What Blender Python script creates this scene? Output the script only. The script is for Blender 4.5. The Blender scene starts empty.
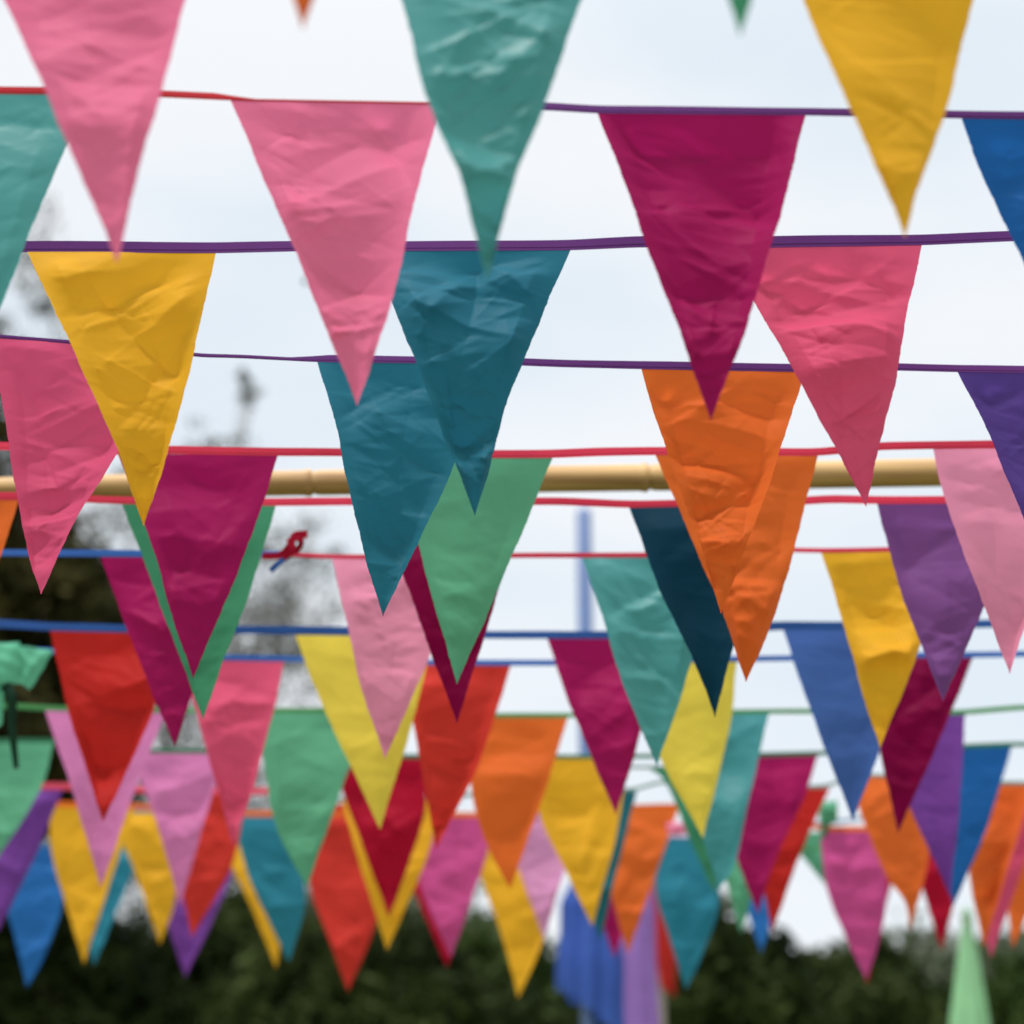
import bpy, math, random
import numpy as np
from mathutils import Vector

C = bpy.data.collections.new('scene'); bpy.context.scene.collection.children.link(C)
S = bpy.context.scene
rad = math.radians

# ------------------------------------------------------------------ camera
F = 2133.0
TH = math.atan(721.0 / F)
CT, ST = math.cos(TH), math.sin(TH)
EYE = 1.6
HB = 1.03            # the buntings hang this far above the eye
cam = bpy.data.cameras.new('camera'); co = bpy.data.objects.new('camera', cam); C.objects.link(co)
co.location = (0, 0, EYE); co.rotation_euler = (math.pi/2 + TH, 0, 0)
cam.sensor_fit = 'HORIZONTAL'; cam.sensor_width = 24.0; cam.lens = F * 24.0 / 1024
cam.clip_start = 0.05; cam.clip_end = 2000
cam.dof.use_dof = True; cam.dof.focus_distance = 2.48; cam.dof.aperture_fstop = 50.0 / 20.5
S.camera = co

def ray(px, py):
    u = px - 512.0; v = 512.0 - py
    return (u, F * CT - v * ST, F * ST + v * CT)
def at(px, py, D):
    x, y, z = ray(px, py); s = D / y
    return np.array((x * s, D, EYE + z * s))
def row_dist(py, h=HB):
    _, y, z = ray(512, py)
    return h * y / z

# ------------------------------------------------------------------ helpers
def tag(o, label=None, cat=None, group=None, kind=None):
    if label: o['label'] = label
    if cat: o['category'] = cat
    if group: o['group'] = group
    if kind: o['kind'] = kind
    return o
def empty(name, loc):
    o = bpy.data.objects.new(name, None); C.objects.link(o); o.location = loc
    o.empty_display_size = 0.1
    return o
def mesh_obj(name, V, Fc, mat, parent=None, smooth=True, origin=None):
    V = np.asarray(V, dtype=np.float64)
    if origin is None:
        origin = np.array(parent.location) if parent is not None else np.zeros(3)
    V = V - np.asarray(origin)
    me = bpy.data.meshes.new(name)
    Fc = np.asarray(Fc, dtype=np.int32)
    if Fc.ndim == 2:
        n = Fc.shape[1]; nf = len(Fc)
        me.vertices.add(len(V)); me.vertices.foreach_set('co', V.astype(np.float32).ravel())
        me.loops.add(nf * n); me.loops.foreach_set('vertex_index', Fc.ravel())
        me.polygons.add(nf); me.polygons.foreach_set('loop_start', np.arange(nf, dtype=np.int32) * n)
        me.polygons.foreach_set('loop_total', np.full(nf, n, dtype=np.int32))
        me.update(calc_edges=True); me.validate()
    me.materials.append(mat)
    me.polygons.foreach_set('use_smooth', [smooth] * len(me.polygons))
    o = bpy.data.objects.new(name, me); C.objects.link(o)
    if parent is not None: o.parent = parent
    else: o.location = Vector(origin)
    return o
def tube(P, R, n=14):
    """closed tube along points P with radii R -> verts, quads"""
    P = np.asarray(P, float); V = []; Q = []
    m = len(P)
    up = np.array((0, 0, 1.0))
    for i in range(m):
        t = P[min(i + 1, m - 1)] - P[max(i - 1, 0)]; t /= np.linalg.norm(t) + 1e-9
        a = np.cross(t, up)
        if np.linalg.norm(a) < 1e-3: a = np.cross(t, (0, 1.0, 0))
        a /= np.linalg.norm(a); b = np.cross(t, a)
        for k in range(n):
            w = 2 * math.pi * k / n
            V.append(P[i] + R[i] * (math.cos(w) * a + math.sin(w) * b))
    for i in range(m - 1):
        for k in range(n):
            Q.append((i*n+k, i*n+(k+1) % n, (i+1)*n+(k+1) % n, (i+1)*n+k))
    for i, rev in ((0, True), (m-1, False)):
        c = len(V); V.append(P[i])
        for k in range(0, n, 2):
            q = (i*n+k, i*n+(k+1) % n, i*n+(k+2) % n, c)
            Q.append(q[::-1] if rev else q)
    return V, Q
class MB:
    def __init__(s): s.V = []; s.Q = []
    def add(s, V, Q):
        o = len(s.V); s.V += [np.asarray(v) for v in V]; s.Q += [tuple(i + o for i in q) for q in Q]

# ------------------------------------------------------------------ materials
def lin(c):
    return tuple(((v/255.)/12.92 if v/255. <= .04045 else ((v/255.+.055)/1.055)**2.4) for v in c)
def nm(name):
    m = bpy.data.materials.new(name); m.use_nodes = True
    nt = m.node_tree; nt.nodes.clear()
    return m, nt, nt.nodes.new, nt.links.new
GAIN = 0.90
def base(c, g=None):
    g = GAIN if g is None else g
    l = [v / g for v in lin(c)]; m = max(1.0, max(l) / .84)
    return tuple(v / m for v in l) + (1,)
_cl = {}
def cloth(name, rgb, gloss=0.45, fine=1.0, trans=0.47, crease=1.0, spec=.14):
    key = name
    if key in _cl: return _cl[key]
    m, nt, N, L = nm(name)
    out = N('ShaderNodeOutputMaterial'); mix = N('ShaderNodeMixShader'); p = N('ShaderNodeBsdfPrincipled'); t = N('ShaderNodeBsdfTranslucent')
    tc = N('ShaderNodeTexCoord')
    b = base(rgb)
    # dye unevenness of the cloth
    n0 = N('ShaderNodeTexNoise'); n0.inputs['Scale'].default_value = 14; n0.inputs['Detail'].default_value = 5
    mp = N('ShaderNodeMapRange'); mp.inputs[1].default_value = .3; mp.inputs[2].default_value = .7
    mp.inputs[3].default_value = .93; mp.inputs[4].default_value = 1.05
    mul = N('ShaderNodeMixRGB'); mul.blend_type = 'MULTIPLY'; mul.inputs[0].default_value = 1; mul.inputs[1].default_value = b
    L(tc.outputs['Object'], n0.inputs['Vector']); L(n0.outputs[0], mp.inputs[0])
    L(mp.outputs[0], mul.inputs[2])
    L(mul.outputs[0], p.inputs['Base Color'])
    # translucent light comes through more saturated
    hs = N('ShaderNodeHueSaturation'); hs.inputs['Saturation'].default_value = 1.0; hs.inputs['Value'].default_value = 1.0
    L(mul.outputs[0], hs.inputs['Color']); L(hs.outputs[0], t.inputs['Color'])
    p.inputs['Roughness'].default_value = gloss
    p.inputs['Specular IOR Level'].default_value = spec
    p.inputs['Sheen Weight'].default_value = .02; p.inputs['Sheen Roughness'].default_value = .5
    # sharp creases + soft crumple + weave
    mpg = N('ShaderNodeMapping'); mpg.inputs['Rotation'].default_value = (0, rad(24), 0); mpg.inputs['Scale'].default_value = (9, 9, 23)
    L(tc.outputs['Object'], mpg.inputs['Vector'])
    n1 = N('ShaderNodeTexNoise'); n1.noise_type = 'RIDGED_MULTIFRACTAL'; n1.inputs['Scale'].default_value = 1.0
    n1.inputs['Detail'].default_value = 3; n1.inputs['Distortion'].default_value = .5
    L(mpg.outputs[0], n1.inputs['Vector'])
    mpg2 = N('ShaderNodeMapping'); mpg2.inputs['Rotation'].default_value = (0, rad(-38), 0); mpg2.inputs['Scale'].default_value = (12, 12, 26)
    L(tc.outputs['Object'], mpg2.inputs['Vector'])
    n2 = N('ShaderNodeTexNoise'); n2.inputs['Scale'].default_value = 1.0; n2.inputs['Detail'].default_value = 3; n2.inputs['Roughness'].default_value = .5; n2.inputs['Distortion'].default_value = .6
    L(mpg2.outputs[0], n2.inputs['Vector'])
    n3 = N('ShaderNodeTexNoise'); n3.inputs['Scale'].default_value = 600; n3.inputs['Detail'].default_value = 2
    L(tc.outputs['Object'], n3.inputs['Vector'])
    b1 = N('ShaderNodeBump'); b1.inputs['Strength'].default_value = .34 * crease; b1.inputs['Distance'].default_value = .004
    b2 = N('ShaderNodeBump'); b2.inputs['Strength'].default_value = .22 * crease; b2.inputs['Distance'].default_value = .006
    b3 = N('ShaderNodeBump'); b3.inputs['Strength'].default_value = .25 * fine; b3.inputs['Distance'].default_value = .0003
    L(n1.outputs[0], b1.inputs['Height']); L(n2.outputs[0], b2.inputs['Height']); L(n3.outputs[0], b3.inputs['Height'])
    L(b1.outputs[0], b2.inputs['Normal']); L(b2.outputs[0], b3.inputs['Normal'])
    L(b3.outputs[0], p.inputs['Normal']); L(b3.outputs[0], t.inputs['Normal'])
    mix.inputs[0].default_value = trans
    L(p.outputs[0], mix.inputs[1]); L(t.outputs[0], mix.inputs[2]); L(mix.outputs[0], out.inputs[0])
    _cl[key] = m
    return m
COL = {
 'pink': (226,114,150), 'rose': (206,80,118), 'coral': (212,82,116), 'magenta': (156,24,86), 'plum': (122,6,58),
 'teal': (38,108,130), 'aqua': (78,150,150), 'jade': (66,140,146), 'ocean': (44,120,142), 'petrol': (14,54,74), 'darkteal': (36,100,112),
 'mustard': (248,184,48), 'lemon': (236,210,82), 'orange': (216,102,44), 'green': (92,160,126), 'leaf': (62,132,98), 'mint': (100,178,144), 'palemint': (160,206,162),
 'cobaltlight': (74,104,182), 'lavender': (168,128,196), 'red': (184,40,36), 'crimson': (165,18,46), 'scarlet': (196,54,46), 'purple': (120,74,136), 'violet': (110,60,140), 'indigo': (82,60,130),
 'blue': (32,90,156), 'cobalt': (66,96,162), 'sky': (44,104,172), 'orchid': (204,120,172), 'fuchsia': (190,76,136), 'blush': (226,140,170),
 'lilac': (206,140,184),
}
WORD = {'lavender': 'lavender', 'cobaltlight': 'cobalt', 'palemint': 'pale mint', 'pink':'pink','rose':'deep rose pink','coral':'coral pink','magenta':'magenta','plum':'dark plum','teal':'dark teal','aqua':'shiny aqua','jade':'jade teal',
 'ocean':'ocean blue-green','petrol':'very dark petrol blue','darkteal':'dark teal','mustard':'mustard yellow','lemon':'lemon yellow','orange':'orange','green':'sea green','leaf':'leaf green',
 'mint':'mint green','red':'red','crimson':'crimson','scarlet':'scarlet','purple':'purple','violet':'violet','indigo':'indigo','blue':'royal blue','cobalt':'cobalt blue',
 'sky':'bright blue','orchid':'orchid pink','fuchsia':'fuchsia','blush':'pale blush pink','lilac':'pale lilac'}
def fabric(c):
    return cloth('cloth_' + c, COL[c], gloss=(.42 if c in ('aqua', 'jade') else .55), spec=(.32 if c in ('aqua', 'jade') else .12 if c == 'teal' else .06))
TAPEC = {'red': (202,52,60), 'violet': (104,52,122), 'crimson': (212,58,84), 'navy': (44,84,150), 'blue': (62,108,184), 'green': (84,150,92), 'darkgreen': (58,118,88),
         'orange': (226,112,40), 'pinkred': (222,84,108), 'greytape': (120,150,140), 'paleblue': (90,130,170)}
def tapemat(c): return cloth('tape_' + c, TAPEC[c], gloss=.5, trans=.25, crease=.2)

# ------------------------------------------------------------------ bunting
def catmull(pts, ts):
    P = np.asarray(pts, float); n = len(P)
    if n == 2: return P[0][None]*(1-ts[:, None]) + P[1][None]*ts[:, None]
    # cumulative chord parameter
    d = np.r_[0, np.cumsum(np.linalg.norm(np.diff(P, axis=0), axis=1))]; d /= d[-1]
    # monotone-ish cubic through each coordinate
    out = np.zeros((len(ts), P.shape[1]))
    m = np.zeros_like(P)
    for i in range(n):
        if i == 0: m[i] = (P[1]-P[0])/(d[1]-d[0])
        elif i == n-1: m[i] = (P[-1]-P[-2])/(d[-1]-d[-2])
        else: m[i] = (P[i+1]-P[i-1])/(d[i+1]-d[i-1])
    for q, t in enumerate(ts):
        i = min(max(np.searchsorted(d, t) - 1, 0), n-2)
        h = d[i+1]-d[i]; s = (t-d[i])/h
        out[q] = ((2*s**3-3*s**2+1)*P[i] + (s**3-2*s**2+s)*h*m[i] + (-2*s**3+3*s**2)*P[i+1] + (s**3-s**2)*h*m[i+1])
    return out

def flag_mesh(TL, TR, TIP, D, seed, left=(), right=(), nu=40, nv=60, rough=1.0):
    rng = np.random.RandomState(seed)
    ts = np.linspace(0, 1, nv)
    Lp = catmull([TL, *left, TIP], ts); Rp = catmull([TR, *right, TIP], ts)
    v = ts[:, None]; u = np.linspace(0, 1, nu); cu = (u[None, :]-.5)
    cup = rng.uniform(-.03, .03)*(cu**2)*4*(1-v)*v*2.4
    lean = rng.uniform(-.012, .016)*v**2 + rng.uniform(-.010, .010)*v*(1-v)*4
    curl = rng.uniform(.008, .040)*np.clip((v-.35)/.65, 0, 1)**2.2
    yaw = rng.uniform(-.03, .03)*cu*2*v*(1-v)*1.8
    low = cup+lean+curl+yaw
    px = Lp[:, 0][:, None]*(1-u)[None]+Rp[:, 0][:, None]*u[None]; py = Lp[:, 1][:, None]*(1-u)[None]+Rp[:, 1][:, None]*u[None]
    a_ = px-512.; b_ = 512.-py; ry = F*CT-b_*ST; rz = F*ST+b_*CT
    sc = (D+low)/ry
    P = np.stack([a_*sc, D+low, EYE+rz*sc], axis=-1)
    W = np.linalg.norm(P[0, -1]-P[0, 0]); H = P[0, 0, 2]-P[-1, 0, 2]
    # slightly frayed cut edges
    def waver():
        w = np.zeros(nv)
        for f, a in ((2.3, .0006), (5.1, .0003), (11, .00016), (23, .00012)):
            w += a*np.sin(2*math.pi*(f*ts + rng.rand()))
        w += rng.randn(nv)*.00014
        return w*np.clip((ts-.01)*12, 0, 1)*np.clip((1-ts)*10+.1, 0, 1)
    P[..., 0] += waver()[:, None]*(1-u)[None] + waver()[:, None]*u[None]
    X = P[..., 0] - P[0, 0, 0]; Z = P[0, 0, 2] - P[..., 2]
    h = np.zeros_like(X)
    # folds: ridge lines with a sharp kink, one side steeper than the other
    base_ang = rng.normal(0, 8)
    for k in range(96):
        big = k < 26
        v0 = rng.rand()**1.15; wv = W*(1-v0)
        fx = X.mean(axis=1)[int(v0*(nv-1))] + (rng.rand()-.5)*wv; fz = v0*H
        ang = base_ang + rng.choice([rng.normal(0, 12), rng.normal(28, 12), rng.normal(-30, 14), rng.normal(75, 14)], p=[.42, .26, .26, .06])
        a = math.radians(ang); tx, tz = math.cos(a), math.sin(a)
        d = -(X-fx)*tz + (Z-fz)*tx; s = (X-fx)*tx + (Z-fz)*tz
        d = d + rng.uniform(-1, 1)*s*s*1.5
        wd = rng.uniform(.022, .060) if big else rng.uniform(.0025, .008)
        ln = rng.uniform(.04, .13) if big else rng.uniform(.015, .06)
        A = wd*(rng.uniform(.06, .17) if big else rng.uniform(.10, .27))*rng.choice([-1, 1])*rough*1.35
        steep = rng.choice([-1, 1])
        wl = np.where(d*steep > 0, wd*.35, wd)
        h += A*np.exp(-(np.sqrt(d*d+.0004**2)-.0004)/wl)*np.exp(-np.abs(s/ln)**2.5)
    for k in range(7):
        kx, kz = rng.uniform(-14, 14), rng.uniform(8, 34)
        h += rng.uniform(.0010, .0028)*np.sin(X*kx + Z*kz + rng.uniform(0, 6.3))
    fade = np.clip(v*9, 0, 1)
    tipf = np.clip((1-v)*5, .2, 1)
    edgef = .10+.90*np.clip((.5-np.abs(cu))*7, 0, 1)
    P[..., 1] += h*fade*tipf*edgef
    idx = np.arange(nu*nv).reshape(nv, nu)
    Q = np.stack([idx[:-1, :-1], idx[1:, :-1], idx[1:, 1:], idx[:-1, 1:]], axis=-1).reshape(-1, 4)
    # end at a tiny blunt tip so no face is degenerate
    P[-1, :, 0] += (u-.5)*.0012
    return P.reshape(-1, 3), Q

def tape_mesh(pts, D, wid, seed, twist=()):
    """pts: pixel points of the LOWER edge; wid in metres; twist: (x0,x1,scale) spans where it turns edge-on"""
    rng = np.random.RandomState(seed)
    pts = sorted(pts)
    xs = [p[0] for p in pts]; ys = [p[1] for p in pts]
    n = int((xs[-1]-xs[0])/7)+2
    gx = np.linspace(xs[0], xs[-1], n); gy = np.interp(gx, xs, ys)
    # smooth the kinks a little
    for _ in range(3): gy[1:-1] = .25*gy[:-2] + .5*gy[1:-1] + .25*gy[2:]
    ph = rng.rand(6)*6.3
    V = []; Q = []
    prof = [(-.0003, 0), (-.0003, .26), (-.0007, .30), (-.0007, .7), (-.0007, 1), (.0003, 1), (.0003, .5), (.0003, 0)]
    for i in range(n):
        p = at(gx[i], gy[i], D); x = p[0]
        w = wid*(1 + .05*math.sin(9*x+ph[0]) + .02*math.sin(31*x+ph[1]))
        for a, b, s in twist:
            k = min(max((gx[i]-a)/40, 0), 1)*min(max((b-gx[i])/40, 0), 1)
            w *= 1-(1-s)*k
        yo = .0022*math.sin(5*x+ph[2]) + .0010*math.sin(17*x+ph[3])
        tl = .25*math.sin(7*x+ph[4])
        for (a, b) in prof:
            V.append((p[0], p[1]+a*1.0+tl*b*w*.25, p[2]-.0015+b*w))
    m = len(prof)
    for i in range(n-1):
        for k in range(m):
            Q.append((i*m+k, i*m+(k+1) % m, (i+1)*m+(k+1) % m, (i+1)*m+k))
    Q.append((0, 1, 2, 3)); e = (n-1)*m; Q.append((e+7, e+6, e+5, e+4))
    Q.append((0, 3, 4, 7)); Q.append((4, 5, 6, 7))
    return V, Q

def strip(P, w, thick=.0012, n=None, nrm=(0, -1, 0), taper=1.0):
    """a flat ribbon following world points, wide in the picture plane"""
    P = catmull(P, np.linspace(0, 1, n or 8*len(P)))
    V = []; Q = []
    m = len(P)
    for i in range(m):
        t = P[min(i+1, m-1)]-P[max(i-1, 0)]; t /= np.linalg.norm(t)
        s = np.cross(t, nrm); s /= np.linalg.norm(s)+1e-9
        ww = w*(1+(taper-1)*i/(m-1))
        for a, b in ((-.5, -1), (.5, -1), (.5, 1), (-.5, 1)):
            V.append(P[i]+s*a*ww+np.array(nrm)*-b*thick*.5)
    for i in range(m-1):
        for k in range(4):
            Q.append((i*4+k, i*4+(k+1) % 4, (i+1)*4+(k+1) % 4, (i+1)*4+k))
    Q.append((0, 1, 2, 3)); e = (m-1)*4; Q.append((e+3, e+2, e+1, e))
    return V, Q

SEED = [11]
GROUP = 'rows of bunting strung overhead'
def bunting(label, row_y, tapecol, flags, extra=(), thick=8, twist=(), D=None, res=(52, 78), cat='bunting', rough=1.0, skip_tops=False):
    D = D or row_dist(row_y)
    c = at(512, row_y, D)
    xm = sum((f[1][0]+f[2][0])/2 for f in flags)/max(1, len(flags)) if flags else 512
    root = empty('bunting', at(xm, row_y, D))
    tag(root, label, cat, GROUP)
    pts = list(extra)
    for f in flags:
        for q in (f[1], f[2]): pts.append((q[0], q[1]))
    depth = D*CT + (c[2]-EYE)*ST
    wid = thick*depth/F
    SEED[0] += 1
    V, Q = tape_mesh(pts, D, wid, SEED[0], twist)
    t = mesh_obj('tape', V, Q, tapemat(tapecol), root, smooth=False)
    for f in flags:
        col, TL, TR, TIP = f[:4]
        o = f[4] if len(f) > 4 else {}
        SEED[0] += 1
        V, Q = flag_mesh(TL, TR, TIP, D+o.get('dy', 0), o.get('seed', SEED[0]), o.get('l', ()), o.get('r', ()), res[0], res[1], o.get('rough', rough))
        fo = mesh_obj('flag', V, Q, fabric(col), root)
        fo['label'] = f"{WORD[col]} triangular flag"
    return root, D

EXT = lambda y0, y1, m=330: [(-m, y0), (1024+m, y1)]
HI = (90, 136)
# ---- rows nearer than the picture's top edge
bunting('nearest bunting, only the tips of its orange and green flags showing at the very top', -355, 'navy', [
    ('orange', (174, -352), (432, -352), (303, 27)), ('leaf', (611, -350), (869, -350), (740, 35))], EXT(-352, -348), thick=14)
bunting('front bunting with large blurred pink, shiny aqua and mustard flags at the top edge', -90, 'violet', [
    ('pink', (-31, -85), (211, -85), (117, 262), dict(l=[(5, 0), (62, 130)], r=[(186, 0), (160, 95), (133, 195)], rough=.8)),
    ('aqua', (376, -78), (610, -80), (487, 280), dict(l=[(401, 0), (428, 100), (462, 185)], r=[(582, 0), (545, 103), (512, 190)], rough=1.5)),
    ('mustard', (752, -105), (1008, -110), (905, 237), dict(l=[(803, 0), (848, 105), (893, 205)], r=[(974, 0), (944, 115), (915, 200)], rough=.7))],
    EXT(-80, -112), thick=12, res=HI)
# ---- row A
bunting('red taped bunting, upper left, with light teal and pink flags', 100, 'red', [
    ('aqua', (-122, 92), (86, 93), (-36, 397), dict(r=[(64, 150), (1, 305)], rough=.5)),
    ('pink', (230, 99), (440, 103), (357, 405), dict(l=[(292, 245), (335, 350)], r=[(414, 205), (388, 315)], rough=1.2, seed=502))],
    [(-430, 84), (165, 96), (493, 107)], thick=7.5, twist=[(215, 470, .28)], res=HI)
bunting('purple taped bunting at upper right with a big magenta and a royal blue flag', 110, 'violet', [
    ('magenta', (597, 112), (806, 114), (711, 420), dict(l=[(618, 165), (645, 240), (686, 350)], r=[(780, 215), (745, 330)], rough=1.2, seed=91)),
    ('blue', (961, 117), (1170, 120), (1090, 425), dict(l=[(984, 180), (1024, 262)], rough=.8))],
    [(486, 107), (550, 109), (1420, 120)], thick=8.5, res=HI)
# ---- row B
bunting('purple taped bunting of mustard yellow, dark teal and coral flags, sharp and close', 243, 'violet', [
    ('mustard', (27, 251), (216, 252), (143, 524), dict(l=[(60, 322), (110, 432)], r=[(196, 342), (170, 445), (152, 500)], seed=7, rough=1.15)),
    ('teal', (371, 250), (571, 249), (475, 516), dict(l=[(393, 305), (440, 425)], r=[(530, 345), (505, 410), (486, 480)], seed=33, rough=1.3)),
    ('coral', (727, 247), (922, 244), (866, 506), dict(l=[(753, 298), (812, 405)], r=[(905, 325), (893, 392), (876, 460)], seed=64, rough=1.2))],
    [(-360, 252), (300, 250), (640, 246), (1010, 240), (1380, 232)], thick=11.5, res=HI)
# ---- row C
bunting('thin purple taped bunting with rose, dark teal, orange and indigo flags', 360, 'violet', [
    ('rose', (-14, 336), (165, 350), (41, 594), dict(l=[(2, 405), (15, 485), (26, 545)], r=[(117, 453), (80, 512)], seed=41, rough=1.1)),
    ('teal', (317, 361), (486, 363), (383, 616), dict(l=[(337, 430), (347, 480), (362, 545)], r=[(450, 475), (415, 548)], seed=71, rough=.9)),
    ('orange', (641, 368), (805, 371), (721, 613), dict(l=[(655, 415), (675, 475), (700, 545)], r=[(790, 420), (760, 510)], seed=29, rough=1.2)),
    ('indigo', (957, 371), (1121, 373), (1060, 612), dict(l=[(985, 425), (1024, 520)], seed=18))],
    [(-350, 325), (195, 356), (240, 357), (560, 366), (880, 369), (1380, 374)], thick=8, twist=[(-40, 330, .45)], res=HI)
# ---- row D
bunting('crimson taped bunting with magenta, sea green, orange and pink flags just above the bamboo pole', 450, 'crimson', [
    ('magenta', (118, 454), (278, 455), (193, 678), dict(l=[(150, 540), (175, 625)], r=[(252, 535), (222, 610)], rough=.9)),
    ('green', (394, 457), (553, 457), (457, 684), dict(l=[(418, 545), (440, 625)], r=[(525, 525), (490, 608)], rough=.45)),
    ('orange', (655, 454), (818, 455), (746, 682), dict(l=[(690, 535), (722, 612)], r=[(795, 545), (775, 615)], rough=1.0)),
    ('blush', (933, 448), (1091, 447), (1010, 673), dict(l=[(945, 500), (980, 595)], r=[(1060, 545), (1026, 625)], rough=.8))],
    [(-330, 446), (0, 449), (170, 453), (340, 455), (600, 455), (880, 449), (1380, 446)], thick=8.5)
# ---- row E
bunting('crimson taped bunting under the bamboo pole with green, plum, petrol blue and purple flags', 500, 'crimson', [
    ('orange', (-130, 500), (19, 499), (-50, 716)),
    ('leaf', (122, 503), (276, 505), (203, 719), dict(rough=.4, r=[(252, 585), (222, 665)])),
    ('plum', (377, 504), (526, 504), (457, 723), dict(rough=.7, l=[(403, 575), (430, 650)])),
    ('petrol', (629, 507), (783, 505), (715, 717), dict(rough=.35, l=[(660, 590), (700, 675)], r=[(755, 580), (728, 665)])),
    ('purple', (877, 503), (1031, 502), (943, 701), dict(l=[(888, 545), (900, 588), (922, 648)], rough=.9))],
    [(-330, 500), (560, 504), (830, 502), (1380, 500)], thick=8)
# ---- row F: a blue taped and a red taped bunting tied together
rb, DF = bunting('blue taped bunting at left with one magenta flag, ending at the crimson knot', 555, 'blue', [
    ('magenta', (100, 556), (229, 557), (175, 746), dict(l=[(123, 618), (155, 700)], r=[(205, 655)]))],
    [(-330, 553), (0, 555), (262, 557), (288, 556)], thick=7, rough=1.15)
rr, DF2 = bunting('thin red taped bunting starting at the crimson knot, with pink, aqua and mustard flags', 556, 'crimson', [
    ('blush', (332, 558), (462, 558), (385, 758), dict(l=[(345, 615), (362, 690)], r=[(428, 660)])),
    ('aqua', (582, 557), (716, 556), (657, 766), dict(l=[(600, 610), (625, 690)], r=[(692, 660)], rough=1.2)),
    ('mustard', (821, 552), (950, 550), (880, 748), dict(l=[(838, 605), (862, 692)], r=[(919, 650)]))],
    [(288, 556), (520, 557), (780, 551), (1380, 548)], thick=5, rough=1.15)
K = lambda px, py, dy=0.0, D=DF: at(px, py, D) + np.array((0, dy, 0))
mb = MB()
mb.add(*strip([K(262, 556), K(280, 556, -.004), K(290, 549, -.01), K(296, 538, -.012), K(308, 536, -.008)], .011, taper=1.2))
mb.add(*strip([K(284, 560, -.012), K(293, 553, -.016), K(291, 541, -.014)], .012))
mb.add(*strip([K(291, 539, -.012), K(302, 544, -.018), K(298, 552, -.012), K(286, 555, -.008)], .009))
mesh_obj('knot', mb.V, mb.Q, fabric('crimson'), rr, smooth=False)
V, Q = strip([K(289, 557, -.006), K(281, 564, -.01), K(271, 572, -.006)], .008)
mesh_obj('tape_end', V, Q, tapemat('navy'), rb, smooth=False)
# ---- row G
bunting('navy taped bunting with red, lemon, plum and cobalt flags across the middle of the rows', 632, 'navy', [
    ('red', (50, 630), (174, 633), (103, 822), dict(l=[(68, 710)], r=[(155, 705)])),
    ('lemon', (295, 634), (432, 636), (380, 829), dict(l=[(318, 695), (350, 765)], r=[(416, 710)], rough=.4)),
    ('magenta', (547, 638), (664, 638), (616, 815), dict(l=[(570, 705)], r=[(640, 735)], rough=1.1)),
    ('cobalt', (783, 629), (910, 629), (853, 821), dict(l=[(805, 695), (835, 775)], r=[(880, 748)], rough=.45))],
    [(-330, 622), (0, 627), (240, 633), (490, 638), (720, 634), (980, 627), (1380, 622)], thick=8.5, rough=1.15)
# ---- row H
rh, DH = bunting('light blue taped bunting with coral, lemon and plum flags and a mint bow', 658, 'blue', [
    ('coral', (181, 659), (284, 661), (233, 846), dict(l=[(205, 745)], r=[(275, 705), (252, 790)])),
    ('scarlet', (402, 664), (511, 665), (436, 849), dict(r=[(478, 765)])),
    ('lemon', (628, 663), (737, 661), (703, 838), dict(l=[(660, 757)], r=[(730, 725)], rough=.4)),
    ('plum', (862, 658), (973, 657), (898, 833), dict(l=[(880, 752)], r=[(950, 715)], rough=1.1))],
    [(-330, 648), (30, 652), (320, 662), (560, 665), (800, 660), (1380, 650)], thick=6, rough=1.15)
KH = lambda px, py, dy=0.0: at(px, py, DH) + np.array((0, dy, 0))
def patch(c, D, seed, nu=18, nv=14, bulge=.012):
    """crumpled cloth patch between four pixel corners TL TR BR BL"""
    rng = np.random.RandomState(seed)
    TL, TR, BR, BL = [at(x, y, D) for x, y in c]
    u = np.linspace(0, 1, nu)[None, :, None]; v = np.linspace(0, 1, nv)[:, None, None]
    P = (TL*(1-u)+TR*u)*(1-v)+(BL*(1-u)+BR*u)*v
    uu = u[..., 0]; vv = v[..., 0]
    P[..., 1] += -bulge*np.sin(math.pi*uu)*np.sin(math.pi*vv)+.003*np.sin(9*uu+4*vv+rng.rand()*6)+.002*np.sin(17*vv-6*uu)
    idx = np.arange(nu*nv).reshape(nv, nu)
    return list(P.reshape(-1, 3)), [tuple(q) for q in np.stack([idx[:-1, :-1], idx[1:, :-1], idx[1:, 1:], idx[:-1, 1:]], axis=-1).reshape(-1, 4)]
mb = MB()
mb.add(*patch([(-22, 643), (20, 642), (23, 684), (-16, 682)], DH-.03, 1))
mb.add(*patch([(20, 646), (54, 650), (30, 690), (17, 680)], DH-.018, 2))
mb.add(*patch([(-30, 684), (4, 684), (2, 725), (-24, 740)], DH-.012, 3))
bow = mesh_obj('bow', mb.V, mb.Q, fabric('mint'), rh)
V, Q = strip([KH(8, 688, -.03), KH(15, 700, -.034), KH(16, 735, -.03), KH(20, 772, -.03)], .022, taper=.45)
t_ = mesh_obj('bow_tail', V, Q, cloth('cloth_bottle', (26, 62, 44)), rh)
V, Q = tube([KH(12, 682, -.04), KH(12, 688, -.047), KH(13, 695, -.04)], [.006, .012, .006], 10)
mesh_obj('bow_knot', V, Q, fabric('leaf'), bow)
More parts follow.
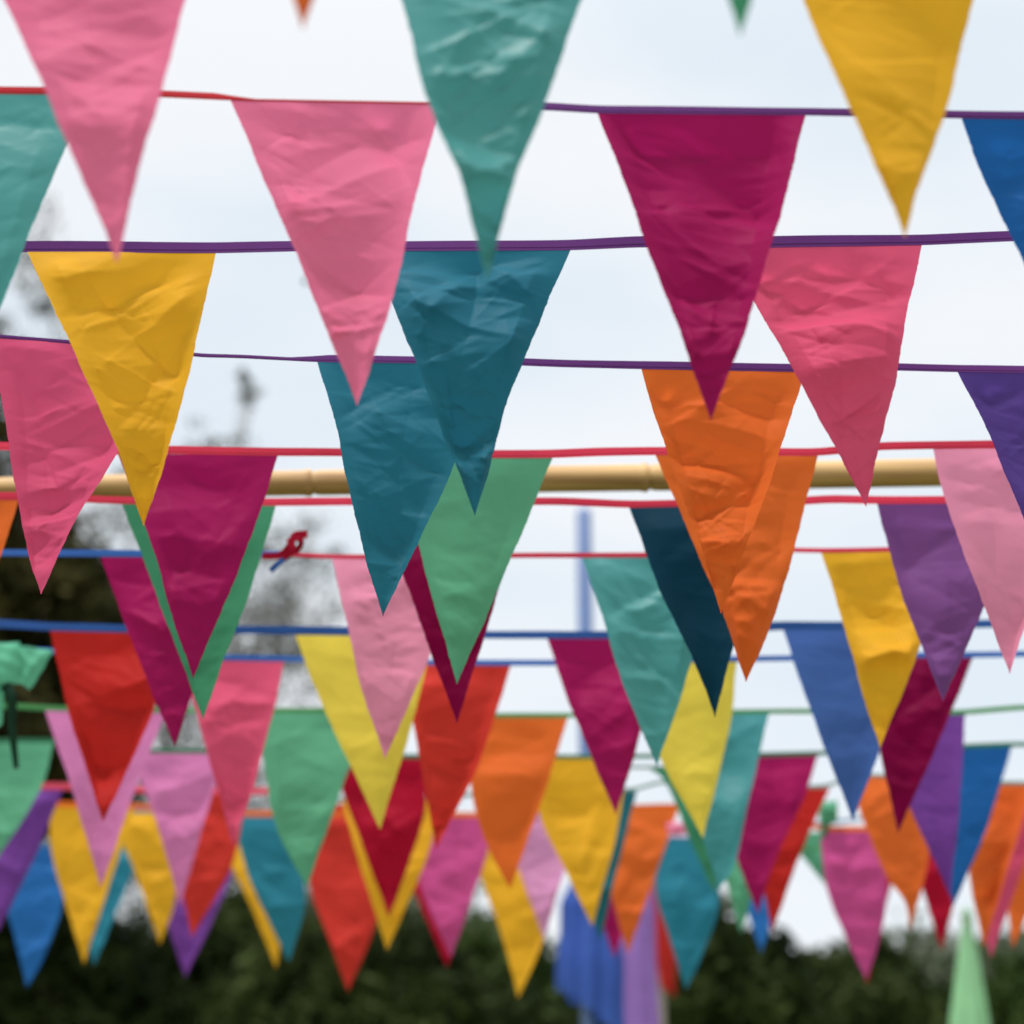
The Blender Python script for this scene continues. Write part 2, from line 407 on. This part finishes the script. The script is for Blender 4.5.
# ---- row I
bunting('green taped bunting with orchid, green, orange, jade and violet flags', 713, 'green', [
    ('orchid', (45, 710), (166, 712), (101, 887), dict(l=[(72, 790)], r=[(135, 790)], rough=.5)),
    ('green', (262, 712), (370, 713), (307, 887), dict(l=[(265, 770), (278, 832)], r=[(345, 780)], rough=.8)),
    ('orange', (463, 717), (568, 717), (510, 889), dict(l=[(472, 795), (487, 845)], r=[(547, 785)], rough=.6)),
    ('jade', (668, 715), (769, 713), (718, 890), dict(r=[(750, 795), (733, 868)], rough=.6)),
    ('violet', (868, 716), (965, 714), (950, 897), dict(l=[(912, 812)], r=[(960, 800)], rough=.6))],
    [(-330, 704), (20, 708), (820, 713), (1024, 709), (1380, 704)], thick=5, rough=1.15)
# ---- row J
bunting('dark green taped bunting with green, orchid, crimson, mustard, magenta and blue flags', 755, 'darkgreen', [
    ('green', (-45, 742), (54, 742), (-10, 870), dict(r=[(40, 790)], rough=.6)),
    ('orchid', (128, 752), (224, 753), (180, 907), dict(l=[(145, 790), (165, 850)])),
    ('crimson', (330, 758), (426, 758), (389, 918), dict(r=[(424, 815)])),
    ('mustard', (534, 758), (628, 758), (592, 926), dict(l=[(540, 815), (565, 870)], r=[(617, 832)], rough=1.0)),
    ('magenta', (728, 757), (818, 755), (758, 914), dict(l=[(733, 845)], r=[(803, 800), (775, 860)], rough=.8)),
    ('blue', (925, 749), (1012, 746), (953, 907), dict(r=[(986, 830)], rough=.5))],
    [(-330, 740), (1380, 742)], thick=4.5, rough=1.15)
bunting('short bunting whose narrow green flag shows as a sliver left of the lower lemon flag', 768, 'greytape', [
    ('leaf', (648, 768), (735, 768), (714, 893), dict(l=[(664, 780), (690, 840)], rough=.4))],
    [(610, 768), (790, 767)], thick=3, rough=1.0)
# ---- row K
bunting('pink-red taped bunting at lower left with violet and scarlet flags', 790, 'pinkred', [
    ('violet', (-35, 789), (63, 789), (-2, 932), dict(r=[(38, 850)])),
    ('scarlet', (160, 793), (246, 794), (192, 937), dict(r=[(232, 865)]))],
    [(-300, 786), (335, 794)], thick=7, rough=1.0)
rk, DK = bunting('grey-green taped bunting with mustard, dark teal, red and orange flags at lower right', 786, 'greytape', [
    ('mustard', (342, 800), (434, 798), (387, 950), dict(l=[(358, 858)], r=[(431, 845)])),
    ('darkteal', (556, 792), (637, 791), (600, 942), dict(r=[(617, 870)])),
    ('red', (746, 788), (830, 788), (772, 933), dict(r=[(802, 850)])),
    ('orange', (850, 776), (938, 778), (910, 930), dict(l=[(862, 818), (886, 875), (905, 903)], r=[(930, 850), (920, 895)])),
    ('orange', (958, 782), (1034, 784), (984, 948), dict(l=[(970, 880)])),
    ('rose', (972, 784), (1052, 786), (991, 958), dict(dy=.06, l=[(978, 900)]))],
    [(335, 800), (660, 782), (1360, 780)], thick=3.5, rough=1.0)
# ---- row L
rl, DL = bunting('orange taped bunting low down with mustard, fuchsia, lilac, orange and green flags', 815, 'orange', [
    ('mustard', (49, 806), (134, 808), (84, 964), dict(l=[(52, 855)])),
    ('ocean', (232, 816), (312, 816), (289, 962), dict(l=[(250, 880)], r=[(302, 855), (305, 905)])),
    ('fuchsia', (408, 817), (494, 817), (451, 958), dict(l=[(420, 885)], r=[(485, 860)])),
    ('lilac', (498, 812), (582, 812), (544, 939)),
    ('orange', (597, 810), (679, 808), (628, 954), dict(l=[(610, 890)], r=[(664, 850)])),
    ('green', (706, 815), (776, 816), (741, 934)),
    ('fuchsia', (820, 831), (872, 831), (866, 979), dict(l=[(826, 885), (846, 938)], r=[(887, 885), (878, 945)])),
    ('orange', (992, 806), (1075, 806), (1013, 948))],
    [(-300, 800), (1360, 805)], thick=5.5, rough=1.0)
mb = MB()
KL = lambda px, py, dy=0.0: at(px, py, DL) + np.array((0, dy, 0))
mb.add(*patch([(817, 803), (837, 800), (838, 822), (820, 824)], DL-.02, 5, bulge=.03))
mb.add(*strip([KL(833, 818, -.01), KL(826, 826, -.02), KL(821, 838, -.01)], .016))
mesh_obj('knot', mb.V, mb.Q, fabric('green'), rl)
V, Q = patch([(666, 822), (686, 823), (687, 835), (668, 836)], DL-.01, 6, bulge=.02)
mesh_obj('knot', V, Q, fabric('blush'), rl)['label'] = 'pale pink knotted scrap'
# ---- row M
bunting('far bunting with blurred blue, mustard, scarlet and crimson flags against the dark trees', 845, 'paleblue', [
    ('sky', (-20, 846), (68, 846), (27, 987), dict(l=[(8, 915)], r=[(63, 900), (45, 955)])),
    ('mustard', (108, 812), (192, 812), (160, 944), dict(l=[(132, 865)], r=[(174, 905)])),
    ('mustard', (220, 845), (300, 846), (276, 968), dict(l=[(250, 905)])),
    ('scarlet', (298, 806), (402, 800), (348, 991), dict(l=[(311, 890), (327, 935)], r=[(377, 920)])),
    ('mustard', (472, 838), (568, 838), (518, 998), dict(l=[(482, 880), (503, 940)], r=[(545, 935)])),
    ('ocean', (664, 839), (704, 839), (686, 989), dict(l=[(655, 885), (668, 935)], r=[(719, 900), (702, 955)])),
    ('crimson', (898, 815), (976, 815), (942, 951))],
    [(-300, 846), (1360, 815)], thick=3, rough=1.0)
# ---- row N
bunting('farthest bunting, blurred teal, purple, crimson, blue and rose flag tips peeking below the others', 860, 'green', [
    ('ocean', (58, 850), (142, 850), (94, 965)),
    ('violet', (142, 848), (244, 848), (185, 977), dict(r=[(215, 915)])),
    ('crimson', (398, 850), (478, 850), (447, 967), dict(l=[(420, 905)])),
    ('magenta', (578, 850), (655, 850), (614, 958)),
    ('sky', (726, 850), (796, 850), (761, 953)),
    ('green', (782, 832), (872, 832), (829, 889)),
    ('crimson', (826, 850), (900, 850), (867, 984))],
    [(-300, 850), (1360, 842)], thick=3, rough=1.0)

# ------------------------------------------------------------------ bamboo pole
def bamboo_mat():
    m, nt, N, L = nm('bamboo')
    out = N('ShaderNodeOutputMaterial'); p = N('ShaderNodeBsdfPrincipled'); tc = N('ShaderNodeTexCoord')
    mp = N('ShaderNodeMapping'); mp.inputs['Scale'].default_value = (3, 60, 60)
    n = N('ShaderNodeTexNoise'); n.inputs['Scale'].default_value = 1; n.inputs['Detail'].default_value = 6
    r = N('ShaderNodeValToRGB'); r.color_ramp.elements[0].color = (.30, .155, .05, 1); r.color_ramp.elements[1].color = (.56, .34, .125, 1)
    r.color_ramp.elements[0].position = .3; r.color_ramp.elements[1].position = .62
    L(tc.outputs['Object'], mp.inputs[0]); L(mp.outputs[0], n.inputs['Vector']); L(n.outputs[0], r.inputs[0]); L(r.outputs[0], p.inputs['Base Color'])
    p.inputs['Roughness'].default_value = .6
    b = N('ShaderNodeBump'); b.inputs['Strength'].default_value = .2; b.inputs['Distance'].default_value = .001
    L(n.outputs[0], b.inputs['Height']); L(b.outputs[0], p.inputs['Normal']); L(p.outputs[0], out.inputs[0])
    return m
BAM = bamboo_mat()
DP = row_dist(480) + .45
def bamboo_tube(A, B, r0, r1, nodes):
    A, B = np.array(A), np.array(B); n = 160
    ts = set(np.linspace(0, 1, n))
    for q in nodes:
        for e in (-.004, -.0025, -.0012, 0, .0012, .0025, .004): ts.add(q+e)
    ts = sorted(t for t in ts if 0 <= t <= 1)
    P = []; R = []
    for t in ts:
        r = r0*(1-t)+r1*t
        for q in nodes:
            d = abs(t-q)
            r += .0022*math.exp(-(d/.0018)**2) - .0035*math.exp(-((t-q-.0028)/.0010)**2)
        P.append(A*(1-t)+B*t+np.array((0, 0, .004*math.sin(6*t)))); R.append(r)
    return tube(P, R, 24)
pa, pb = at(-420, 501, DP), at(1440, 459, DP)
root = empty('bamboo_frame', (0, DP, 0)); tag(root, 'golden bamboo pole running across behind the crimson taped rows', 'bamboo pole')
xn = lambda px: (px+420)/1860.
V, Q = bamboo_tube(pa, pb, .0185, .0255, [xn(-280), xn(-20), xn(306), xn(642), xn(1010), xn(1300)])
mesh_obj('crossbar', V, Q, BAM, root)
for e, dx in ((pa, .06), (pb, -.06)):
    V, Q = bamboo_tube((e[0]+dx, DP+.05, 0), (e[0]+dx, DP+.05, e[2]+.25), .026, .023, [.12, .27, .42, .56, .7, .83, .95])
    mesh_obj('post', V, Q, BAM, root)

# ------------------------------------------------------------------ blue mast and draped cloths
def plain(name, rgb, rough=.5, metal=0):
    m, nt, N, L = nm(name)
    out = N('ShaderNodeOutputMaterial'); p = N('ShaderNodeBsdfPrincipled'); tc = N('ShaderNodeTexCoord')
    n = N('ShaderNodeTexNoise'); n.inputs['Scale'].default_value = 9; n.inputs['Detail'].default_value = 6
    r = N('ShaderNodeMapRange'); r.inputs[3].default_value = .8; r.inputs[4].default_value = 1.1
    mul = N('ShaderNodeMixRGB'); mul.blend_type = 'MULTIPLY'; mul.inputs[0].default_value = 1; mul.inputs[1].default_value = base(rgb)
    L(tc.outputs['Object'], n.inputs['Vector']); L(n.outputs[0], r.inputs[0]); L(r.outputs[0], mul.inputs[2]); L(mul.outputs[0], p.inputs['Base Color'])
    p.inputs['Roughness'].default_value = rough; p.inputs['Metallic'].default_value = metal
    L(p.outputs[0], out.inputs[0]); return m
DM = 10.0
def drape(name, label, col, D, prof, seed, bot_py=None, hem=0.0, pole_top=None, pole_r=.03, polecol=(60, 90, 160)):
    """cloth gathered round a stake: prof = [(py, left px, right px)] from the top down"""
    rng = np.random.RandomState(seed)
    cx = .5*(prof[0][1]+prof[0][2]); b = at(cx, prof[0][0], D)
    root = empty(name, (b[0], D, 0)); tag(root, label, 'cloth' if name != 'draped_mast' else 'mast', None)
    top = at(cx, pole_top, D)[2] if pole_top is not None else b[2]-.01
    V, Q = tube([(b[0], D, 0), (b[0], D, top*.5), (b[0], D, top-.02), (b[0], D, top)], [pole_r, pole_r*.95, pole_r*.9, pole_r*.5], 18)
    mesh_obj('pole', V, Q, plain('paint_'+name+str(seed), polecol, .4), root)
    zs = np.linspace(0, 1, 60); n = 72
    py = [p[0] for p in prof]
    zz = [at(cx, p[0], D)[2] for p in prof]; lw = [at(p[1], p[0], D)[0] for p in prof]; rw = [at(p[2], p[0], D)[0] for p in prof]
    bot = .35 if bot_py is None else at(cx, bot_py, D)[2]
    slope_l = (lw[-1]-lw[-2])/(zz[-1]-zz[-2]); slope_r = (rw[-1]-rw[-2])/(zz[-1]-zz[-2])
    zz.append(bot); lw.append(lw[-1]+slope_l*.12*(bot-zz[-2])); rw.append(rw[-1]+slope_r*.12*(bot-zz[-2]))
    Vs = []; ph = rng.rand(8)*6.3; kf = rng.choice([7, 9, 8])
    for t in zs:
        z = zz[0]*(1-t)+bot*t
        l = np.interp(-z, [-q for q in zz], lw); r = np.interp(-z, [-q for q in zz], rw)
        c = .5*(l+r); w = .5*(r-l); hm = hem*t*t
        for k in range(n):
            a = 2*math.pi*k/n
            f = 1 - .20*min(1, t*6)*(.5+.5*math.cos(kf*a+ph[0]+.8*math.sin(2.2*t+ph[1]))) - .05*math.cos((kf*2+1)*a+ph[2]+2*t)
            f *= 1+.04*math.sin(9*t+ph[3]+a)
            Vs.append((c+w*f*math.cos(a), D+max(w*.75, .03)*f*math.sin(a), z-hm*math.cos(a)+.012*t*math.sin(kf*a)))
    Qs = []
    for i in range(len(zs)-1):
        for k in range(n): Qs.append((i*n+k, i*n+(k+1) % n, (i+1)*n+(k+1) % n, (i+1)*n+k))
    mesh_obj('drape', Vs, Qs, fabric(col), root)
    if col == 'palemint': return root
    V, Q = tube([(b[0]-.0, D, zz[0]-.04), (b[0], D, zz[0]), (b[0], D, zz[0]+.03)], [max(.03, (rw[0]-lw[0])*.52), max(.034, (rw[0]-lw[0])*.56), pole_r*1.15], 18)
    mesh_obj('tie', V, Q, tapemat('crimson') if col != 'palemint' else fabric('palemint'), root)
    return root
drape('draped_mast', 'tall blue mast with cobalt cloth gathered round its lower part', 'cobaltlight', DM,
      [(868, 578, 598), (905, 560, 615), (960, 556, 622), (1024, 557, 626)], 3, bot_py=1012, hem=.11, pole_top=509, pole_r=.041, polecol=(78, 102, 148))
drape('draped_stake', 'stake draped in pale lavender cloth right beside the blue mast cloth', 'lavender', DM+.6,
      [(880, 630, 650), (910, 624, 655), (960, 618, 656), (1024, 620, 660)], 5, polecol=(120, 110, 96))
drape('draped_stake', 'stake draped in scarlet cloth behind the lavender cloth', 'scarlet', DM+1.2,
      [(868, 652, 662), (900, 650, 672), (960, 652, 677), (1000, 654, 674)], 8, bot_py=988, hem=.03, polecol=(120, 110, 96))
drape('draped_stake', 'stake with a pale mint cloth cone in front of the hedge at lower right', 'palemint', DM-.5,
      [(908, 964, 968), (950, 958, 977), (1024, 948, 989)], 9, polecol=(110, 130, 104))

# ------------------------------------------------------------------ ground, path
def grass_mat():
    m, nt, N, L = nm('grass')
    out = N('ShaderNodeOutputMaterial'); p = N('ShaderNodeBsdfPrincipled'); tc = N('ShaderNodeTexCoord')
    n = N('ShaderNodeTexNoise'); n.inputs['Scale'].default_value = 1.3; n.inputs['Detail'].default_value = 10
    r = N('ShaderNodeValToRGB'); r.color_ramp.elements[0].color = (.05, .075, .02, 1); r.color_ramp.elements[1].color = (.12, .15, .05, 1)
    L(tc.outputs['Object'], n.inputs['Vector']); L(n.outputs[0], r.inputs[0]); L(r.outputs[0], p.inputs['Base Color'])
    n2 = N('ShaderNodeTexNoise'); n2.inputs['Scale'].default_value = 90; b = N('ShaderNodeBump'); b.inputs['Strength'].default_value = .6; b.inputs['Distance'].default_value = .02
    L(tc.outputs['Object'], n2.inputs['Vector']); L(n2.outputs[0], b.inputs['Height']); L(b.outputs[0], p.inputs['Normal'])
    p.inputs['Roughness'].default_value = .9; L(p.outputs[0], out.inputs[0]); return m
g = 900
xs = np.linspace(-g, g, 61); ys = np.linspace(-g, g, 61)
V = [(x, y, 0) for y in ys for x in xs]; Q = [(j*61+i, j*61+i+1, (j+1)*61+i+1, (j+1)*61+i) for j in range(60) for i in range(60)]
tag(mesh_obj('ground', V, Q, grass_mat()), kind='structure')

# ------------------------------------------------------------------ trees
def leaf_mat(name, c0, c1):
    m, nt, N, L = nm(name)
    out = N('ShaderNodeOutputMaterial'); d = N('ShaderNodeBsdfPrincipled'); t = N('ShaderNodeBsdfTranslucent'); mix = N('ShaderNodeMixShader')
    tc = N('ShaderNodeTexCoord'); n = N('ShaderNodeTexNoise'); n.inputs['Scale'].default_value = .9; n.inputs['Detail'].default_value = 3
    r = N('ShaderNodeValToRGB'); r.color_ramp.elements[0].color = c0+(1,); r.color_ramp.elements[1].color = c1+(1,)
    r.color_ramp.elements[0].position = .35; r.color_ramp.elements[1].position = .65
    L(tc.outputs['Object'], n.inputs['Vector']); L(n.outputs[0], r.inputs[0]); L(r.outputs[0], d.inputs['Base Color']); L(r.outputs[0], t.inputs['Color'])
    d.inputs['Roughness'].default_value = .8; d.inputs['Specular IOR Level'].default_value = .08; mix.inputs[0].default_value = .25
    L(d.outputs[0], mix.inputs[1]); L(t.outputs[0], mix.inputs[2]); L(mix.outputs[0], out.inputs[0]); return m
LEAF = {'grey2': leaf_mat('leaf_greyish', (.04, .045, .03), (.09, .095, .06)),
        'dark': leaf_mat('leaf_dark', (.006, .012, .003), (.055, .075, .02)),
        'olive': leaf_mat('leaf_olive', (.026, .026, .008), (.075, .062, .02)),
        'grey': leaf_mat('leaf_hazed', (.09, .11, .07), (.17, .19, .13)),  # distance haze put into the leaf colour of the far trees
        'green': leaf_mat('leaf_green', (.012, .028, .006), (.06, .09, .02))}
BARK = plain('bark', (96, 84, 70), .9)
def tree(name, label, cat, px, D, base_z, lobes, leafkey, nleaf, leaf=.09, seed=0, trunk_r=.18, group=None, lean=0):
    """lobes: (px, py, radius px x, radius px y, weight) of the crown, seen in the picture but spread in depth too"""
    rng = np.random.RandomState(seed); rnd = random.Random(seed)
    b = at(px, 1233, D); b[2] = 0
    root = empty(name, b); tag(root, label, cat, group)
    sc = D/(F*CT)
    lob = []
    for (lx, ly, rx, ry, w) in lobes:
        c = at(lx, ly, D); lob.append((c, rx*sc, min(rx, ry)*sc*1.1, ry*sc, w))
    wsum = sum(l[4] for l in lob)
    allP = []
    # branches
    mb = MB()
    topc = lob[0][0]
    fork = np.array((b[0]+(topc[0]-b[0])*.35, D, max(.8, topc[2]*.42)))
    mb.add(*tube([b, b*.6+fork*.4+np.array((.05, 0, 0)), fork], [trunk_r*1.25, trunk_r, trunk_r*.8], 10))
    for (c, rx, ry, rz, w) in lob:
        e = c + np.array((0, 0, rz*.55))
        mid = fork*.5+c*.5+rng.randn(3)*np.array((.15, .2, .1))*rx*.4
        mb.add(*tube([fork, mid, c, e], [trunk_r*.6, trunk_r*.42, trunk_r*.22, trunk_r*.05], 7))
        for k in range(9):
            d = rng.randn(3); d /= np.linalg.norm(d); d[2] = abs(d[2])*.6+.1
            q = c+d*np.array((rx, ry, rz))*rng.uniform(.75, 1.0)
            st = mid*.4+c*.6
            mb.add(*tube([st, st*.5+q*.5+rng.randn(3)*.06*rx, q], [trunk_r*.18, trunk_r*.1, trunk_r*.03], 5))
        # clumps
        n = int(nleaf*w/wsum); nc = max(12, n//90)
        dirs = rng.randn(nc, 3); dirs /= np.linalg.norm(dirs, axis=1)[:, None]
        rr_ = rng.rand(nc)**.45
        wob = 1+.28*np.sin(dirs[:, 0]*5+rng.rand()*6)*np.cos(dirs[:, 2]*4+rng.rand()*6)
        cc = c[None]+dirs*rr_[:, None]*wob[:, None]*np.array((rx, ry, rz))
        cs = rng.uniform(.10, .22, nc)*(rx+rz)*.5
        wh = rng.randint(0, nc, n)
        pts = cc[wh]+rng.randn(n, 3)*cs[wh][:, None]*np.array((1, 1, .7))
        allP.append(pts)
    P = np.concatenate(allP); P = P[P[:, 2] > .1]; n = len(P)
    a = rng.randn(n, 3); a /= np.linalg.norm(a, axis=1)[:, None]
    q = rng.randn(n, 3); bb = np.cross(a, q); bb /= np.linalg.norm(bb, axis=1)[:, None]
    s = leaf*rng.uniform(.6, 1.4, n)[:, None]
    V = np.empty((n, 4, 3)); V[:, 0] = P-a*s; V[:, 1] = P+bb*s*.45; V[:, 2] = P+a*s; V[:, 3] = P-bb*s*.45
    V = V.reshape(-1, 3); Q = np.arange(n*4).reshape(-1, 4)
    mesh_obj('trunk', mb.V, mb.Q, BARK, root)
    mesh_obj('crown', V, Q, LEAF[leafkey], root, smooth=False)
    return root
tree('tree', 'tall dark tree at the left edge behind the buntings', 'tree', -80, 24, 0,
     [(-30, 640, 120, 90, 2.6), (-90, 470, 120, 130, 2.0), (60, 640, 90, 60, 1.6), (0, 760, 120, 90, 2.0), (30, 590, 85, 45, 1.2), (20, 520, 70, 45, .25)], 'olive', 60000, .10, 1, .3)
tree('tree', 'loose thin tree reaching highest at the left, grey against the sky', 'tree', 100, 38, 0,
     [(170, 690, 160, 70, 1.2), (270, 620, 85, 90, .75), (160, 540, 110, 60, .35), (45, 255, 70, 70, .16), (20, 340, 80, 60, .2), (248, 398, 13, 34, .05), (215, 450, 50, 25, .05), (310, 560, 50, 60, .12), (200, 840, 190, 90, 3.0)], 'grey2', 34000, .05, 4, .07)
hed = [  # px, D, top py, half width px, leaf
    (40, 26, 880, 120, 'dark', 'broad dark evergreen at lower left under the violet flag'),
    (215, 27, 905, 110, 'dark', 'dark evergreen behind the tip of the far scarlet flags'),
    (370, 25, 915, 105, 'dark', 'dark evergreen between the scarlet and yellow flag tips'),
    (500, 28, 935, 95, 'green', 'green bushy tree behind the lowest mustard flag'),
    (640, 27, 965, 90, 'dark', 'dark evergreen behind the draped cloths'),
    (722, 24, 912, 62, 'dark', 'pointed dark evergreen right of the ocean coloured flag'),
    (880, 25, 965, 95, 'dark', 'low dark evergreen under the fuchsia flag'),
    (1010, 27, 965, 90, 'green', 'dark green evergreen at the lower right corner behind the mint cloth')]
for i, (px, D, ty, hw, lk, lab) in enumerate(hed):
    tree('evergreen_tree', lab, 'tree', px, D, 0,
         [(px, ty+hw*1.0+30, hw, hw+20, 1.6), (px-hw*.5, ty+hw*1.7, hw*.8, hw, 1.1), (px+hw*.55, ty+hw*1.6, hw*.8, hw, 1.1), (px, ty+70, hw*.45, 75, .5)],
         lk, 26000, .10, 20+i, .2, 'trees forming the dark hedge line')
tree('evergreen_tree', 'slim green tree top in front of the sky gap at lower right', 'tree', 815, 30, 0,
     [(810, 1010, 75, 62, 1), (770, 1060, 80, 80, 1), (860, 1040, 80, 80, 1)], 'dark', 22000, .1, 41, .2, 'trees forming the dark hedge line')
for i, (px, ty, hw) in enumerate(((910, 935, 90), (1020, 940, 80), (560, 960, 100), (420, 880, 70), (330, 900, 80))):
    tree('distant_tree', ['pale grey-green distant tree behind the low orange flag tip', 'pale distant tree at the right edge above the hedge', 'pale distant tree behind the lilac flag and the mast',
         'pale distant tree top seen between fuchsia and mustard flags', 'pale distant tree behind the scarlet flag'][i], 'tree', px, 60, 0,
         [(px, ty+hw, hw, hw, 1.4), (px-hw*.7, ty+hw*1.5, hw*.8, hw*.9, 1), (px+hw*.7, ty+hw*1.4, hw*.8, hw*.9, 1)], 'grey', 16000, .2, 60+i, .35, 'pale trees far behind the hedge')

# ------------------------------------------------------------------ light
SUN_EL, SUN_AZ = rad(66), rad(-135)      # high, raking down the cloth from the left
w = bpy.data.worlds.new('World'); S.world = w; w.use_nodes = True
nt = w.node_tree; nt.nodes.clear(); N = nt.nodes.new; L = nt.links.new
out = N('ShaderNodeOutputWorld'); bg = N('ShaderNodeBackground'); L(bg.outputs[0], out.inputs[0])
sky = N('ShaderNodeTexSky'); sky.sky_type = 'NISHITA'; sky.sun_disc = False
sky.sun_elevation = SUN_EL; sky.sun_rotation = SUN_AZ
bg.inputs['Strength'].default_value = .12
tc = N('ShaderNodeTexCoord'); sep = N('ShaderNodeSeparateXYZ'); L(tc.outputs['Generated'], sep.inputs[0])
# overcast layer: brighter overhead than at the horizon, soft cloud structure
mp = N('ShaderNodeMapping'); mp.inputs['Scale'].default_value = (1, 1, 3.2); L(tc.outputs['Generated'], mp.inputs[0])
n = N('ShaderNodeTexNoise'); n.inputs['Scale'].default_value = 3.6; n.inputs['Detail'].default_value = 4; n.inputs['Roughness'].default_value = .45
L(mp.outputs[0], n.inputs['Vector'])
ramp = N('ShaderNodeValToRGB'); ramp.color_ramp.elements[0].position = .36; ramp.color_ramp.elements[1].position = .62
k = 1/.12
ramp.color_ramp.elements[0].color = (.665*k, .735*k, .80*k, 1); ramp.color_ramp.elements[1].color = (.80*k, .82*k, .845*k, 1)
L(n.outputs[0], ramp.inputs[0])
zr = N('ShaderNodeMapRange'); zr.interpolation_type = 'SMOOTHSTEP'; zr.inputs[1].default_value = .5; zr.inputs[2].default_value = 1.0
zr.inputs[3].default_value = 1.0; zr.inputs[4].default_value = 3.1
L(sep.outputs['Z'], zr.inputs[0])
yr = N('ShaderNodeMapRange'); yr.interpolation_type = 'SMOOTHSTEP'; yr.inputs[1].default_value = .3; yr.inputs[2].default_value = -.8
yr.inputs[3].default_value = 1.0; yr.inputs[4].default_value = 1.0
L(sep.outputs['Y'], yr.inputs[0])
m1 = N('ShaderNodeMath'); m1.operation = 'MULTIPLY'; L(zr.outputs[0], m1.inputs[0]); L(yr.outputs[0], m1.inputs[1])
vm = N('ShaderNodeVectorMath'); vm.operation = 'SCALE'; L(ramp.outputs[0], vm.inputs[0]); L(m1.outputs[0], vm.inputs['Scale'])
mx = N('ShaderNodeMixRGB'); mx.inputs[0].default_value = .94; L(sky.outputs[0], mx.inputs[1]); L(vm.outputs[0], mx.inputs[2])
L(mx.outputs[0], bg.inputs[0])
sl = bpy.data.lights.new('sun', 'SUN'); sl.energy = 2.6; sl.angle = rad(7); sl.color = (1, .97, .93)
so = bpy.data.objects.new('sun', sl); C.objects.link(so)
d = Vector((math.sin(SUN_AZ)*math.cos(SUN_EL), math.cos(SUN_AZ)*math.cos(SUN_EL), math.sin(SUN_EL)))
so.rotation_euler = d.to_track_quat('Z', 'Y').to_euler(); so.location = (0, 0, 30)
S.view_settings.view_transform = 'Standard'; S.view_settings.look = 'None'; S.view_settings.exposure = .26; S.view_settings.gamma = 1
S.cycles.max_bounces = 6
